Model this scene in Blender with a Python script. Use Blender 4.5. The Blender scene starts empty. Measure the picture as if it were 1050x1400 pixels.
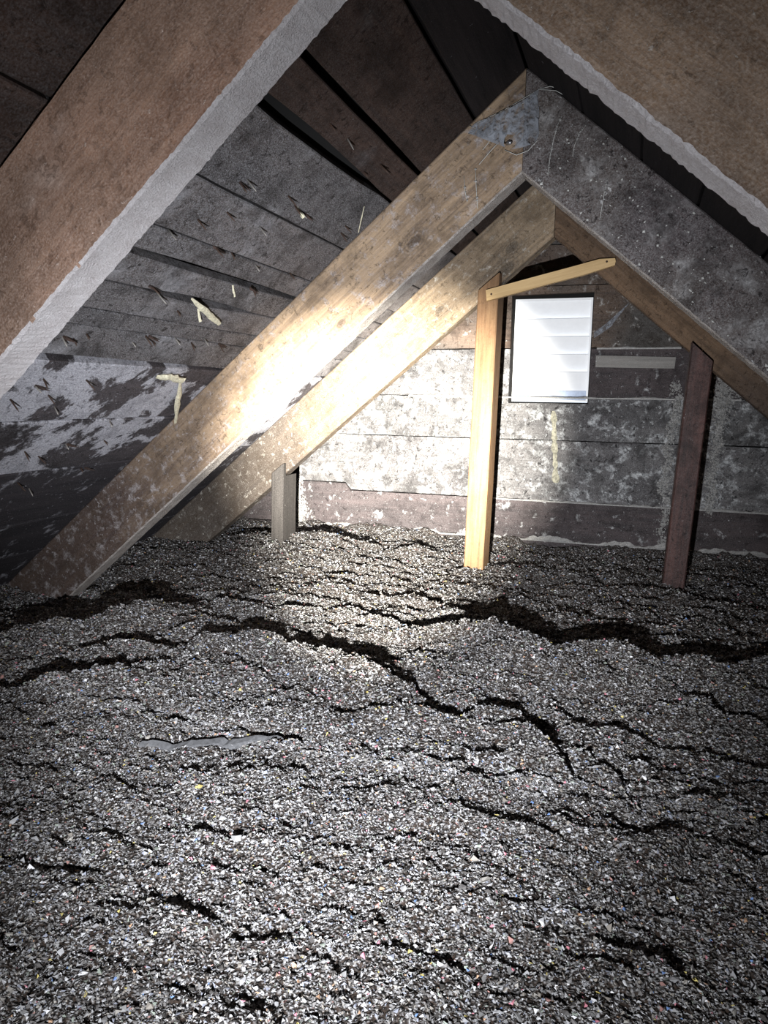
import bpy, bmesh, math, random
import numpy as np
from mathutils import Vector, Matrix, noise as mnoise

random.seed(7)
rng = np.random.default_rng(11)
scene = bpy.context.scene
COL = scene.collection

# ------------------------------------------------------------------ camera
F_PX, YAW, PITCH, ROLL = 1014.2, 0.3227, 0.1542, 0.0143
CAM = Vector((0, 0, 0.5))
fw = Vector((-math.sin(YAW) * math.cos(PITCH), math.cos(YAW) * math.cos(PITCH), -math.sin(PITCH)))
rt = Vector((math.cos(YAW), math.sin(YAW), 0))
up = rt.cross(fw)
rt, up = (math.cos(ROLL) * rt + math.sin(ROLL) * up, -math.sin(ROLL) * rt + math.cos(ROLL) * up)
cam_data = bpy.data.cameras.new('camera')
cam = bpy.data.objects.new('camera', cam_data)
COL.objects.link(cam)
cam.matrix_world = Matrix(((rt.x, up.x, -fw.x, CAM.x), (rt.y, up.y, -fw.y, CAM.y), (rt.z, up.z, -fw.z, CAM.z), (0, 0, 0, 1)))
cam_data.sensor_fit = 'VERTICAL'
cam_data.sensor_height = 36.0
cam_data.lens = 36.0 * F_PX / 1400.0
cam_data.clip_start = 0.02
scene.camera = cam

# ------------------------------------------------------------------ world (daylight outside the vent)
world = bpy.data.worlds.new('world')
scene.world = world
world.use_nodes = True
wn = world.node_tree
bg = wn.nodes['Background']
bg.inputs['Color'].default_value = (0.80, 0.90, 1.0, 1)
bg.inputs['Strength'].default_value = 1.5

# ------------------------------------------------------------------ the hand torch
LIGHT = Vector((-0.09, -0.03, 0.285))
def torch(name, target, watts, cone, blend, color=(1, 1, 1)):
    d = bpy.data.lights.new(name, 'SPOT')
    d.energy = watts
    d.spot_size = math.radians(cone)
    d.spot_blend = blend
    d.shadow_soft_size = 0.006
    d.color = color
    o = bpy.data.objects.new(name, d)
    COL.objects.link(o)
    o.location = LIGHT
    o.rotation_euler = (Vector(target) - LIGHT).to_track_quat('-Z', 'Y').to_euler()
    return o
AIM = Vector((-0.95, 2.5, 0.45))
torch('torch_core', AIM + Vector((0.14, 0, -0.10)), 2800, 29, 1.0, (1.0, 0.96, 0.85))
torch('torch_beam', AIM + Vector((0.15, 0, -0.16)), 185, 66, 1.0, (0.93, 0.96, 1.0))
torch('torch_spill', AIM + Vector((0.15, 0, -0.10)), 40, 114, 1.0, (0.92, 0.955, 1.0))

scene.view_settings.view_transform = 'Standard'
scene.view_settings.look = 'None'
scene.view_settings.gamma = 1.0
scene.view_settings.use_curve_mapping = False
scene.view_settings.exposure = 0.0

# ------------------------------------------------------------------ measurements
XR, ZR, T, H, TH = -0.2384, 0.434 + 0.5, 0.8446, 0.19, 0.052
CS = 1 / math.sqrt(1 + T * T)
SN = T * CS
D = H * CS
Y1, Y2, Y3, Y4 = 0.6641, 1.5303, 2.1255, 2.5
YB = -1.3
ZTOP = ZR + H

def ray(px, py):
    return fw + rt * ((px - 525) / F_PX) - up * ((py - 700) / F_PX)
def at_y(px, py, y):
    d = ray(px, py)
    return CAM + d * (y / d.y)
def at_z(px, py, z):
    d = ray(px, py)
    return CAM + d * ((z - CAM.z) / d.z)
def at_roof(px, py, side=-1, drop=0.0):
    d = ray(px, py)
    k = (ZTOP - drop / CS - CAM.z + T * side * XR) / (d.z + T * side * d.x)
    return CAM + d * k
def slope_s(p, side=-1):
    return side * (p.x - XR) / CS

# ------------------------------------------------------------------ materials
class NT:
    def __init__(self, name):
        self.m = bpy.data.materials.new(name)
        self.m.use_nodes = True
        self.t = self.m.node_tree
        self.b = self.t.nodes['Principled BSDF']
        self.out = self.t.nodes['Material Output']
    def n(self, typ, **kw):
        nd = self.t.nodes.new(typ)
        for k, v in kw.items():
            if k.startswith('_'):
                setattr(nd, k[1:], v)
            else:
                key = int(k[1:]) if k[0] == 'i' and k[1:].isdigit() else k.replace('__', ' ')
                self.inp(nd, key, v)
        return nd
    def inp(self, nd, key, v):
        s = nd.inputs[key]
        if isinstance(v, bpy.types.NodeSocket):
            self.t.links.new(v, s)
        else:
            s.default_value = v
    def mix(self, fac, a, b, mode='MIX'):
        nd = self.t.nodes.new('ShaderNodeMix')
        nd.data_type = 'RGBA'
        nd.blend_type = mode
        self.inp(nd, 0, fac)
        for i, v in ((6, a), (7, b)):
            if not isinstance(v, bpy.types.NodeSocket):
                v = tuple(v) + (1,) * (4 - len(v))
            self.inp(nd, i, v)
        return nd.outputs[2]
    def math(self, op, a, b=0.0, clamp=False):
        nd = self.t.nodes.new('ShaderNodeMath')
        nd.operation = op
        nd.use_clamp = clamp
        self.inp(nd, 0, a)
        self.inp(nd, 1, b)
        return nd.outputs[0]
    def ramp(self, fac, lo, hi):
        nd = self.t.nodes.new('ShaderNodeMapRange')
        nd.clamp = True
        self.inp(nd, 'Value', fac)
        self.inp(nd, 'From Min', lo)
        self.inp(nd, 'From Max', hi)
        return nd.outputs[0]
    def noise(self, vec, scale, detail=4, rough=0.55, dist=0.0):
        nd = self.n('ShaderNodeTexNoise', Vector=vec, Scale=scale, Detail=detail, Roughness=rough, Distortion=dist)
        return nd.outputs['Fac']

def wood(name, dark, light, dust=(0.55, 0.53, 0.5), amount=0.3, patch=0.3, patch_scale=9.0, fleck=0.3, fleck_scale=160,
         grain=1.0, bump=0.5, knots=(), tint=None, rough=0.85, edge=0.08, spread=(3.0, 16.0), foot=None, grime=0.0):
    """board or beam wood; local X runs along the grain. amount: thin overall film of dust,
    patch: share covered by opaque dust patches, fleck: share of small flecks"""
    q = NT(name)
    tc = q.n('ShaderNodeTexCoord').outputs['Object']
    oi = q.n('ShaderNodeObjectInfo').outputs['Random']
    off = q.n('ShaderNodeCombineXYZ', X=q.math('MULTIPLY', oi, 37.0), Y=q.math('MULTIPLY', oi, 11.0), Z=q.math('MULTIPLY', oi, 5.0)).outputs[0]
    co = q.n('ShaderNodeVectorMath', _operation='ADD', i0=tc, i1=off).outputs[0]
    g1 = q.n('ShaderNodeMapping', Vector=co, Scale=(spread[0], spread[1] * 4, spread[1] * 4)).outputs[0]
    fine = q.noise(g1, 2.2, 8, 0.65, 0.4)
    g2 = q.n('ShaderNodeMapping', Vector=co, Scale=(1.3, 9, 9)).outputs[0]
    broad = q.noise(g2, 1.6, 4, 0.6, 1.0)
    f = q.math('ADD', q.math('MULTIPLY', fine, 0.6), q.math('MULTIPLY', broad, 0.6))
    f = q.ramp(f, 0.42, 0.8)
    col = q.mix(f, dark, light)
    kb = None
    for (kx, ky, kz, kr) in knots:
        d = q.n('ShaderNodeVectorMath', _operation='DISTANCE', i0=q.n('ShaderNodeMapping', Vector=tc, Scale=(0.55, 1, 1)).outputs[0], i1=(kx * 0.55, ky, kz)).outputs['Value']
        d = q.math('ADD', d, q.math('MULTIPLY', q.math('SUBTRACT', q.noise(co, 30, 3), 0.5), kr * 0.8))
        ring = q.math('MULTIPLY', q.math('SINE', q.math('MULTIPLY', d, 2 * math.pi / (kr * 0.5))), 0.5)
        fall = q.ramp(d, kr * 2.6, kr * 0.7)
        col = q.mix(q.math('MULTIPLY', fall, q.math('ADD', q.math('MULTIPLY', ring, 0.5), 0.35)), col, tuple(c * 0.55 for c in dark))
        core = q.ramp(d, kr, kr * 0.4)
        col = q.mix(q.math('MULTIPLY', core, 0.75), col, tuple(c * 0.4 for c in dark))
    val = q.math('ADD', q.math('MULTIPLY', oi, 0.5), 0.75)
    hsv = q.n('ShaderNodeHueSaturation', Value=val, Color=col)
    col = hsv.outputs[0]
    if tint:
        col = q.mix(q.ramp(q.noise(co, 3.0, 3), 0.45, 0.65), col, tint)
    dx = None
    if foot:   # torch falloff towards the eaves painted into the colour, with more dust
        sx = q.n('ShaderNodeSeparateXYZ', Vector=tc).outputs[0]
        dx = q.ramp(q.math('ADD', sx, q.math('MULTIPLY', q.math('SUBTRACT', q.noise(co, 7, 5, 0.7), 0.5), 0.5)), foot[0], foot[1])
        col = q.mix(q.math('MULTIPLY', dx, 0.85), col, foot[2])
    # dust
    big = q.noise(co, patch_scale, 9, 0.68, 0.25)
    lo = 0.70 - 0.42 * patch
    if dx is not None:
        big = q.math('SUBTRACT', big, q.math('MULTIPLY', dx, foot[3]))
    pm = q.ramp(big, lo, lo + edge)
    fl = q.noise(co, fleck_scale * 0.7, 6, 0.78, 0.5)
    fl2 = q.noise(co, fleck_scale * 0.3, 4, 0.7)
    lo2 = 0.72 - 0.2 * fleck
    fm = q.math('MAXIMUM', q.ramp(fl, lo2, lo2 + 0.05), q.ramp(fl2, lo2 + 0.04, lo2 + 0.08))
    if dx is not None:
        fm = q.math('MULTIPLY', fm, q.math('ADD', q.math('MULTIPLY', dx, 0.75), 0.2))
    film = q.math('MULTIPLY', q.ramp(q.noise(co, 420, 2), 0.3, 0.7), amount)
    mask = q.math('MAXIMUM', q.math('MULTIPLY', pm, 0.85), q.math('MULTIPLY', fm, 0.9))
    mask = q.math('MAXIMUM', mask, film, True)
    dcol = q.mix(q.ramp(q.noise(co, 300, 3, 0.7), 0.32, 0.68), tuple(c * 0.45 for c in dust), tuple(min(1, c * 1.25) for c in dust))
    col = q.mix(mask, col, dcol)
    if grime:   # dark pits, frass and grime spots
        gm = q.math('MAXIMUM', q.ramp(q.noise(co, 75, 7, 0.75, 0.6), 0.545, 0.62), q.math('MULTIPLY', q.ramp(q.noise(co, 13, 7, 0.72, 0.3), 0.49, 0.64), 0.75))
        col = q.mix(q.math('MULTIPLY', gm, grime), col, tuple(c * 0.3 for c in dark))
    q.inp(q.b, 'Base Color', col)
    q.inp(q.b, 'Roughness', rough)
    q.inp(q.b, 'Specular IOR Level', 0.15)
    hgt = q.math('ADD', q.math('MULTIPLY', fine, 0.5 * grain), q.math('MULTIPLY', mask, 0.45))
    hgt = q.math('ADD', hgt, q.math('MULTIPLY', q.noise(co, 350, 3, 0.7), 0.35))
    bp = q.n('ShaderNodeBump', Strength=bump, Distance=0.004, Height=hgt)
    q.inp(q.b, 'Normal', bp.outputs[0])
    return q.m

def dusty(name, a, b, scale=260, bump=0.9):  # fine speckle for dust, and for the light painted on rafter undersides
    q = NT(name)
    tc = q.n('ShaderNodeTexCoord').outputs['Object']
    f = q.ramp(q.noise(tc, scale, 5, 0.7), 0.3, 0.7)
    f2 = q.ramp(q.noise(tc, 40, 4, 0.6), 0.3, 0.7)
    c = q.mix(q.math('ADD', q.math('MULTIPLY', f, 0.65), q.math('MULTIPLY', f2, 0.35)), a, b)
    q.inp(q.b, 'Base Color', c)
    q.inp(q.b, 'Roughness', 0.95)
    q.inp(q.b, 'Specular IOR Level', 0.1)
    bp = q.n('ShaderNodeBump', Strength=bump, Distance=0.003, Height=f)
    q.inp(q.b, 'Normal', bp.outputs[0])
    return q.m

def plain(name, c, rough=0.6, metal=0.0, var=0.25, scale=60):
    q = NT(name)
    tc = q.n('ShaderNodeTexCoord').outputs['Object']
    f = q.ramp(q.noise(tc, scale, 4, 0.6), 0.3, 0.7)
    q.inp(q.b, 'Base Color', q.mix(f, tuple(x * (1 - var) for x in c), tuple(min(1, x * (1 + var * .5)) for x in c)))
    q.inp(q.b, 'Roughness', rough)
    q.inp(q.b, 'Metallic', metal)
    return q.m

M = {}
M['raft_near'] = wood('rafter_rough_brown', (0.14, 0.070, 0.045), (0.40, 0.245, 0.17), (0.56, 0.44, 0.38), 0.34, 0.26, 8, 0.5, 330, bump=0.55, tint=(0.12, 0.075, 0.052), edge=0.2, grime=0.45)
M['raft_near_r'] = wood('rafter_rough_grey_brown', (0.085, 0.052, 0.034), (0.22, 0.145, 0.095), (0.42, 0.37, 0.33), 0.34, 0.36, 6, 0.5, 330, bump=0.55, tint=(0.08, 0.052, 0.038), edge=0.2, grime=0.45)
M['under_lit'] = dusty('pale_painted_light', (0.42, 0.37, 0.37), (0.82, 0.79, 0.81), 420)  # torchlight on the near rafter undersides, painted as a pale colour
M['under_lit2'] = dusty('thin_painted_light', (0.12, 0.09, 0.075), (0.62, 0.58, 0.55), 300)  # thinner lit rim painted on the middle rafters' undersides
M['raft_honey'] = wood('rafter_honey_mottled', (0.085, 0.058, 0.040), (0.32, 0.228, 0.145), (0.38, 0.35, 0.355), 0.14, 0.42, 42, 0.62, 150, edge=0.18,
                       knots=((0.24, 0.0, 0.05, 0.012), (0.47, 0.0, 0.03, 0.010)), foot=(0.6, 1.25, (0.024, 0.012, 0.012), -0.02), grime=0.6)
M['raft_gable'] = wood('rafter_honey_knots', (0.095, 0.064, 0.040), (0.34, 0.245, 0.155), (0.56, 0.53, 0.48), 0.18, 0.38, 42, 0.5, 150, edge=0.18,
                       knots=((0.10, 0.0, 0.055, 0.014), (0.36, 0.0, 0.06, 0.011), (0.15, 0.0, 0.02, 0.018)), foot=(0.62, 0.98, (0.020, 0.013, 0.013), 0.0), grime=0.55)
M['raft_dark'] = wood('rafter_dark_dusty', (0.018, 0.012, 0.013), (0.085, 0.064, 0.066), (0.48, 0.475, 0.485), 0.34, 0.50, 12, 0.55, 150, edge=0.26, tint=(0.05, 0.034, 0.026), grime=0.8)
M['raft_brown'] = wood('rafter_plain_brown', (0.055, 0.033, 0.020), (0.15, 0.092, 0.055), (0.4, 0.37, 0.33), 0.1, 0.12, 10, 0.3, 180, foot=(0.45, 0.8, (0.06, 0.045, 0.04), 0.0), grime=0.6)
M['post_new'] = wood('post_pale_pine', (0.15, 0.078, 0.040), (0.38, 0.23, 0.12), (0.6, 0.55, 0.48), 0.05, 0.05, 10, 0.15, 150, knots=((0.60, 0.0, 0.0, 0.012), (0.12, 0.0, 0.01, 0.009)), bump=0.25, grime=0.25)
M['batten_new'] = wood('batten_pale_pine', (0.40, 0.26, 0.12), (0.62, 0.44, 0.23), (0.6, 0.55, 0.48), 0.04, 0.02, 10, 0.1, 150, bump=0.25)
M['post_dark'] = wood('post_dark_red', (0.012, 0.006, 0.006), (0.10, 0.042, 0.034), (0.4, 0.36, 0.36), 0.10, 0.16, 22, 0.35, 160, rough=0.5, grime=0.8)
M['post_grey'] = wood('post_grey_weathered', (0.012, 0.010, 0.010), (0.050, 0.044, 0.042), (0.42, 0.4, 0.37), 0.12, 0.1, 14, 0.25, 140)
M['deck_dust'] = wood('roof_board_grey_dust', (0.035, 0.027, 0.025), (0.10, 0.08, 0.072), (0.40, 0.40, 0.43), 0.66, 0.52, 7, 0.5, 330, bump=1.0, edge=0.22, tint=(0.022, 0.018, 0.017), grime=0.8)
M['deck_low'] = wood('roof_board_dark_streaked', (0.010, 0.009, 0.011), (0.045, 0.038, 0.042), (0.45, 0.45, 0.50), 0.10, 0.30, 12, 0.5, 180, edge=0.08)
M['deck_pale'] = wood('roof_board_pale_dust', (0.016, 0.012, 0.013), (0.065, 0.052, 0.054), (0.56, 0.56, 0.62), 0.16, 0.50, 5.5, 0.5, 220, bump=0.9, edge=0.03, grime=0.6)
M['deck_brown'] = wood('roof_board_bare_and_shaded', (0.020, 0.011, 0.008), (0.075, 0.042, 0.030), (0.22, 0.21, 0.22), 0.25, 0.24, 6, 0.3, 260, edge=0.25, grime=0.7)  # bare boards by the ridge; also the painted-dark boards near the camera
M['deck_dark'] = wood('roof_board_blackish', (0.007, 0.006, 0.006), (0.026, 0.020, 0.020), (0.25, 0.25, 0.28), 0.06, 0.10, 9, 0.3, 200)  # near-black wood for the top board and the right slope
M['wall_pale'] = wood('gable_board_grey', (0.030, 0.027, 0.028), (0.115, 0.105, 0.105), (0.56, 0.57, 0.58), 0.24, 0.46, 30, 0.6, 170, edge=0.14, tint=(0.036, 0.03, 0.032), grime=0.85)
M['wall_dark'] = wood('gable_board_dark', (0.014, 0.010, 0.011), (0.050, 0.036, 0.037), (0.56, 0.56, 0.57), 0.12, 0.28, 26, 0.5, 170, edge=0.10, grime=0.6)
M['wall_brown'] = wood('gable_board_brown', (0.055, 0.036, 0.027), (0.16, 0.108, 0.078), (0.52, 0.50, 0.48), 0.12, 0.30, 24, 0.45, 180, edge=0.10, tint=(0.05, 0.045, 0.042), grime=0.8)
M['lath'] = wood('grey_lath', (0.14, 0.13, 0.12), (0.32, 0.30, 0.28), (0.5, 0.5, 0.5), 0.2, 0.2, 20, 0.4, 150)
M['underlay'] = plain('black_roof_underlay', (0.0035, 0.003, 0.003), 0.95)
M['vent'] = plain('white_vent_paint', (0.93, 0.935, 0.95), 0.45, var=0.03)
M['nail'] = plain('rusty_nail', (0.06, 0.035, 0.025), 0.7, 0.3)
M['nail_tip'] = plain('grey_nail', (0.30, 0.28, 0.26), 0.5, 0.5)
M['drip'] = plain('pale_yellow_crust', (0.60, 0.56, 0.42), 0.85, var=.4, scale=200)
M['dustfluff'] = dusty('pale_dust_fluff', (0.22, 0.21, 0.2), (0.62, 0.61, 0.6), 200)
M['floorwood'] = wood('attic_floor_boards', (0.05, 0.035, 0.025), (0.14, 0.10, 0.07))

def web_material(name, c, cover):
    q = NT(name)
    tc = q.n('ShaderNodeTexCoord').outputs['Object']
    q.inp(q.b, 'Base Color', c + (1,))
    q.inp(q.b, 'Roughness', 0.9)
    tr = q.n('ShaderNodeBsdfTransparent')
    f = q.ramp(q.noise(tc, 90, 5, 0.7, 0.6), cover - 0.12, cover + 0.16)
    ms = q.n('ShaderNodeMixShader', i0=f, i1=q.b.outputs[0], i2=tr.outputs[0])
    q.t.links.new(ms.outputs[0], q.out.inputs['Surface'])
    return q.m
M['web'] = web_material('dusty_cobweb', (0.24, 0.255, 0.29), 0.50)
M['webthread'] = plain('cobweb_thread', (0.55, 0.55, 0.53), 0.9)

def insulation_material(name, flakes):
    q = NT(name)
    if flakes:
        a = q.n('ShaderNodeAttribute', _attribute_name='flake_colour')
        q.inp(q.b, 'Base Color', a.outputs['Color'])
    else:
        tc = q.n('ShaderNodeTexCoord').outputs['Object']
        warp = q.n('ShaderNodeVectorMath', _operation='ADD', i0=tc, i1=q.n('ShaderNodeVectorMath', _operation='SCALE', i0=q.n('ShaderNodeTexNoise', Vector=tc, Scale=160.0).outputs['Color'], Scale=0.004).outputs[0]).outputs[0]
        vo = q.n('ShaderNodeTexVoronoi', Vector=warp, Scale=300.0)
        sh = q.n('ShaderNodeSeparateColor', Color=vo.outputs['Color'])
        f = q.math('SUBTRACT', 1.0, q.ramp(vo.outputs['Distance'], 0.0, 0.75))
        tone = q.math('MULTIPLY', q.math('POWER', sh.outputs[0], 1.6), q.ramp(f, 0.05, 0.55))
        c = q.mix(tone, (0.022, 0.017, 0.014), (0.36, 0.355, 0.36))
        c = q.mix(q.math('MULTIPLY', sh.outputs[1], 0.06), c, (0.30, 0.16, 0.10))
        q.inp(q.b, 'Base Color', c)
        bp = q.n('ShaderNodeBump', Strength=0.9, Distance=0.006, Height=f)
        q.inp(q.b, 'Normal', bp.outputs[0])
    q.inp(q.b, 'Roughness', 0.9)
    q.inp(q.b, 'Specular IOR Level', 0.2)
    return q.m
M['ins_bed'] = insulation_material('insulation_bed', False)
M['ins_flake'] = insulation_material('insulation_flakes', True)

# ------------------------------------------------------------------ object helpers
def tag(o, label=None, cat=None, group=None, kind=None):
    if label: o['label'] = label
    if cat: o['category'] = cat
    if group: o['group'] = group
    if kind: o['kind'] = kind
    return o
def empty(name, loc=(0, 0, 0)):
    o = bpy.data.objects.new(name, None)
    COL.objects.link(o)
    o.location = loc
    o.empty_display_size = 0.05
    return o
def link(name, me, mats, parent=None, mat=None):
    o = bpy.data.objects.new(name, me)
    COL.objects.link(o)
    for m in (mats if isinstance(mats, (list, tuple)) else [mats]):
        me.materials.append(M[m] if isinstance(m, str) else m)
    if mat is not None:
        o.matrix_world = mat
    if parent is not None:
        o.parent = parent
        o.matrix_parent_inverse = Matrix.Identity(4)
        if mat is not None:
            o.matrix_basis = parent_matrix(parent).inverted() @ mat
        else:
            o.matrix_basis = parent_matrix(parent).inverted()
    return o
def parent_matrix(p):
    m = p.matrix_basis.copy()
    if p.parent:
        m = parent_matrix(p.parent) @ m
    return m
def mesh(name, v, f, smooth=False):
    me = bpy.data.meshes.new(name)
    me.from_pydata([tuple(p) for p in v], [], f)
    if smooth:
        me.polygons.foreach_set('use_smooth', [True] * len(me.polygons))
    me.update()
    return me
def loft(name, secs, smooth=False, caps=True):
    n = len(secs[0])
    v = [p for s in secs for p in s]
    f = []
    for i in range(len(secs) - 1):
        for j in range(n):
            k = (j + 1) % n
            f.append((i * n + j, i * n + k, (i + 1) * n + k, (i + 1) * n + j))
    if caps:
        f.append(tuple(reversed(range(n))))
        f.append(tuple((len(secs) - 1) * n + j for j in range(n)))
    me = mesh(name, v, f, smooth)
    bm = bmesh.new(); bm.from_mesh(me)
    bmesh.ops.recalc_face_normals(bm, faces=bm.faces[:])
    bm.to_mesh(me); bm.free()
    return me
def tube(name, pts, radii, seg=6, smooth=True):
    secs = []
    for i, p in enumerate(pts):
        a = pts[max(0, i - 1)]; b = pts[min(len(pts) - 1, i + 1)]
        t = (Vector(b) - Vector(a)).normalized()
        u = t.cross(Vector((0.31, 0.2, 0.93))).normalized()
        w = t.cross(u)
        r = radii[i] if isinstance(radii, (list, tuple)) else radii
        secs.append([Vector(p) + (u * math.cos(2 * math.pi * k / seg) + w * math.sin(2 * math.pi * k / seg)) * r for k in range(seg)])
    return loft(name, secs, smooth)
def jn(x, seed, scale=1.0):
    return mnoise.noise(Vector((x * scale, seed * 3.7, seed * 1.3)))
def prism(name, outline, a, b, to3d):
    """polygon outline extruded between depths a and b; to3d(u, v, w)"""
    bm = bmesh.new()
    v0 = [bm.verts.new(to3d(u, v, a)) for u, v in outline]
    v1 = [bm.verts.new(to3d(u, v, b)) for u, v in outline]
    n = len(outline)
    f0 = bm.faces.new(v0); f1 = bm.faces.new(list(reversed(v1)))
    for i in range(n):
        bm.faces.new((v0[i], v0[(i + 1) % n], v1[(i + 1) % n], v1[i]))
    bmesh.ops.triangulate(bm, faces=[f0, f1])
    bmesh.ops.recalc_face_normals(bm, faces=bm.faces[:])
    me = bpy.data.meshes.new(name); bm.to_mesh(me); bm.free()
    return me

# ------------------------------------------------------------------ the roof: boards on both slopes
def roof_frame(side):
    """local X = depth into the attic, Y = down the slope, Z = inwards (into the attic)"""
    e = Vector((side * CS, 0, -SN)); yv = Vector((0, 1, 0))
    n = yv.cross(e)
    if n.z > 0: 
        n = -n
    return e, yv, n
def roof_pt(side, y, s, w=0.0):
    e, yv, n = roof_frame(side)
    return Vector((XR, 0, ZTOP)) + yv * y + e * s + n * w

def roof_side(side, joints, mats, name, near_shade_mat=None):
    e, yv, n = roof_frame(side)
    # underlay shell: real sheet above the boards
    o = roof_pt(side, 0, 0)
    sh = [roof_pt(side, y, s, w) for w in (-0.045, -0.06) for (y, s) in ((YB, -0.055), (Y4 + 0.06, -0.055), (Y4 + 0.06, 1.92), (YB, 1.92))]
    me = mesh(name, sh, [(0, 1, 2, 3), (7, 6, 5, 4), (0, 4, 5, 1), (1, 5, 6, 2), (2, 6, 7, 3), (3, 7, 4, 0)])
    root = link(name, me, 'underlay')
    tag(root, kind='structure')
    ny = 64
    for i in range(len(joints) - 1):
        up_e, lo_e = joints[i], joints[i + 1]
        th = 0.022
        Mx = Matrix(((0, e.x, n.x, o.x), (1, e.y, n.y, o.y), (0, e.z, n.z, o.z), (0, 0, 0, 1)))
        yj = Y1 + TH / 2
        for (ya, yb_, nseg, mt) in ((YB, yj - .001, 24, near_shade_mat or mats[i]), (yj + .001, Y4 + 0.03, ny, mats[i])):
          secs = []
          for k in range(nseg + 1):
            y = ya + (yb_ - ya) * k / nseg
            s0 = up_e[1](y) + 0.0012 * jn(y, i + side * 20, 9)
            s1 = lo_e[0](y) + 0.0012 * jn(y, i + 40 + side * 20, 9)
            w = 0.0012 * jn(y, i + 7, 2.0)
            c = 0.002
            z0 = -th
            ring = [(s0, z0), (s0, w - c), (s0 + c, w), (s0 * .75 + s1 * .25, w - 0.0005), (s0 * .5 + s1 * .5, w), (s0 * .25 + s1 * .75, w - 0.0005), (s1 - c, w), (s1, w - c), (s1, z0)]
            secs.append([Vector((y, s, z)) for s, z in ring])
          link('roof_board', loft('roof_board', secs), mt, root, Mx)
    return root

def edge(s, gap=0.0015, extra=None):
    def hi(y): return s - gap - (extra(y) if extra else 0) * .5
    def lo(y): return s + gap + (extra(y) if extra else 0) * .5
    return (hi, lo)
def bulge(y0, y1, amt):
    def f(y):
        if y <= y0 or y >= y1: return 0.0
        return amt * math.sin(math.pi * (y - y0) / (y1 - y0)) ** 0.7
    return f
left_joints = [edge(0.0), edge(0.127, 0.004), edge(0.273, 0.003, bulge(0.6, 1.7, 0.006)),
               edge(0.352, 0.003, bulge(0.75, 1.45, 0.019)), edge(0.49, 0.0018), edge(0.588, 0.0012), edge(0.641, 0.0025, bulge(0.8, 1.6, 0.011)),
               edge(0.706, 0.0015, bulge(1.08, 1.42, 0.014)), edge(0.765, 0.001), edge(0.803, 0.0012), edge(0.882, 0.004, bulge(0.3, 1.55, 0.008)),
               edge(1.052, 0.002), edge(1.22, 0.0015), edge(1.435, 0.003), edge(1.60, 0.002), edge(1.80)]
left_mats = ['deck_dark', 'deck_brown', 'deck_brown', 'deck_dust', 'deck_dust', 'deck_dust', 'deck_dust', 'deck_dust', 'deck_dust', 'deck_dust',
             'deck_pale', 'deck_pale', 'deck_low', 'deck_low', 'deck_low']
roof_left = roof_side(-1, left_joints, left_mats, 'roof_left', 'deck_brown')  # boards before the first rafter painted darker, where the torch cone fades
rj = [0.0, 0.14, 0.285, 0.42, 0.57, 0.71, 0.86, 1.0, 1.15, 1.30, 1.46, 1.62, 1.80]
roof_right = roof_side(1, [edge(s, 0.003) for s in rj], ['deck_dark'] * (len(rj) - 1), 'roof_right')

# ------------------------------------------------------------------ gable wall of horizontal boards, with the vent opening
VX0, VX1, VZ0, VZ1 = -0.4055, -0.147, 0.4855, 0.832   # rough opening
wall = empty('wall_front', (XR, Y4, 0))
tag(wall, kind='structure')
def xlim(z):
    w = max(0.002, (ZTOP + 0.01 - z) / T)
    return XR - w, XR + w
def j_low(x): return 0.19 if x < -0.965 else 0.165
wj = [lambda x: -0.12, lambda x: 0.032, j_low, lambda x: 0.366, lambda x: 0.506, lambda x: 0.662, lambda x: 0.858, lambda x: 0.985, lambda x: ZTOP - 0.012]
wmat = ['wall_dark', 'wall_dark', 'wall_pale', 'wall_pale', 'wall_pale', 'wall_brown', 'wall_brown', 'wall_brown']
proud = [0.012, 0.007, 0.003, 0.0, 0.002, 0.004, 0.0, 0.0]
def wall_to3d(u, v, w): return Vector((u, v, w))
for i in range(len(wj) - 1):
    b, t = wj[i], wj[i + 1]
    def row(x0, x1, f, g, seed):
        n = max(3, int(abs(x1 - x0) / 0.02))
        pts = []
        for k in range(n + 1):
            x = x0 + (x1 - x0) * k / n
            pts.append((x, f(x) + g + 0.0016 * jn(x, seed, 11) + 0.0012 * jn(x, seed + 2, 60)))
        return pts
    zmid = None
    pieces = []
    zb, zt = b(0), t(0)
    xa0, xa1 = xlim(zb); xb0, xb1 = xlim(zt)
    if zt > VZ0 + 0.05 and zb < VZ1 and not (zb >= VZ1 - 0.01) and i in (4, 5):
        pieces.append(row(xa0, VX0, b, 0.0018, i) + list(reversed(row(xb0, VX0, t, -0.0018, i + 30))))
        pieces.append(row(VX1, xa1, b, 0.0018, i + 60) + list(reversed(row(VX1, xb1, t, -0.0018, i + 90))))
    elif i == 3:   # notched under the vent
        top = row(xb0, VX0, t, -0.001, 3) + [(VX0, VZ0)] + [(VX0 + (VX1 - VX0) * k / 8, VZ0 + 0.002 * jn(k, 5, 1.7)) for k in range(1, 8)] + [(VX1, VZ0)] + row(VX1, xb1, t, -0.001, 4)
        pieces.append(row(xa0, xa1, b, 0.001, i) + list(reversed(top)))
    else:
        pieces.append(row(xa0, xa1, b, 0.0018, i) + list(reversed(row(xb0, xb1, t, -0.0018, i + 30))))
    for pc in pieces:
        cx = sum(p[0] for p in pc) / len(pc); cz = sum(p[1] for p in pc) / len(pc)
        pc2 = [(x - cx, z - cz) for x, z in pc]
        me = prism('wall_board', pc2, -proud[i], 0.024, lambda u, v, w: Vector((u, w, v)))
        m = 'wall_dark' if (i == 3 and False) else wmat[i]
        if i in (4, 5) and cx > 0: m = 'wall_dark' if i == 4 else 'wall_brown'
        link('wall_board', me, m, wall, Matrix.Translation((cx, Y4, cz)))
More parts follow.
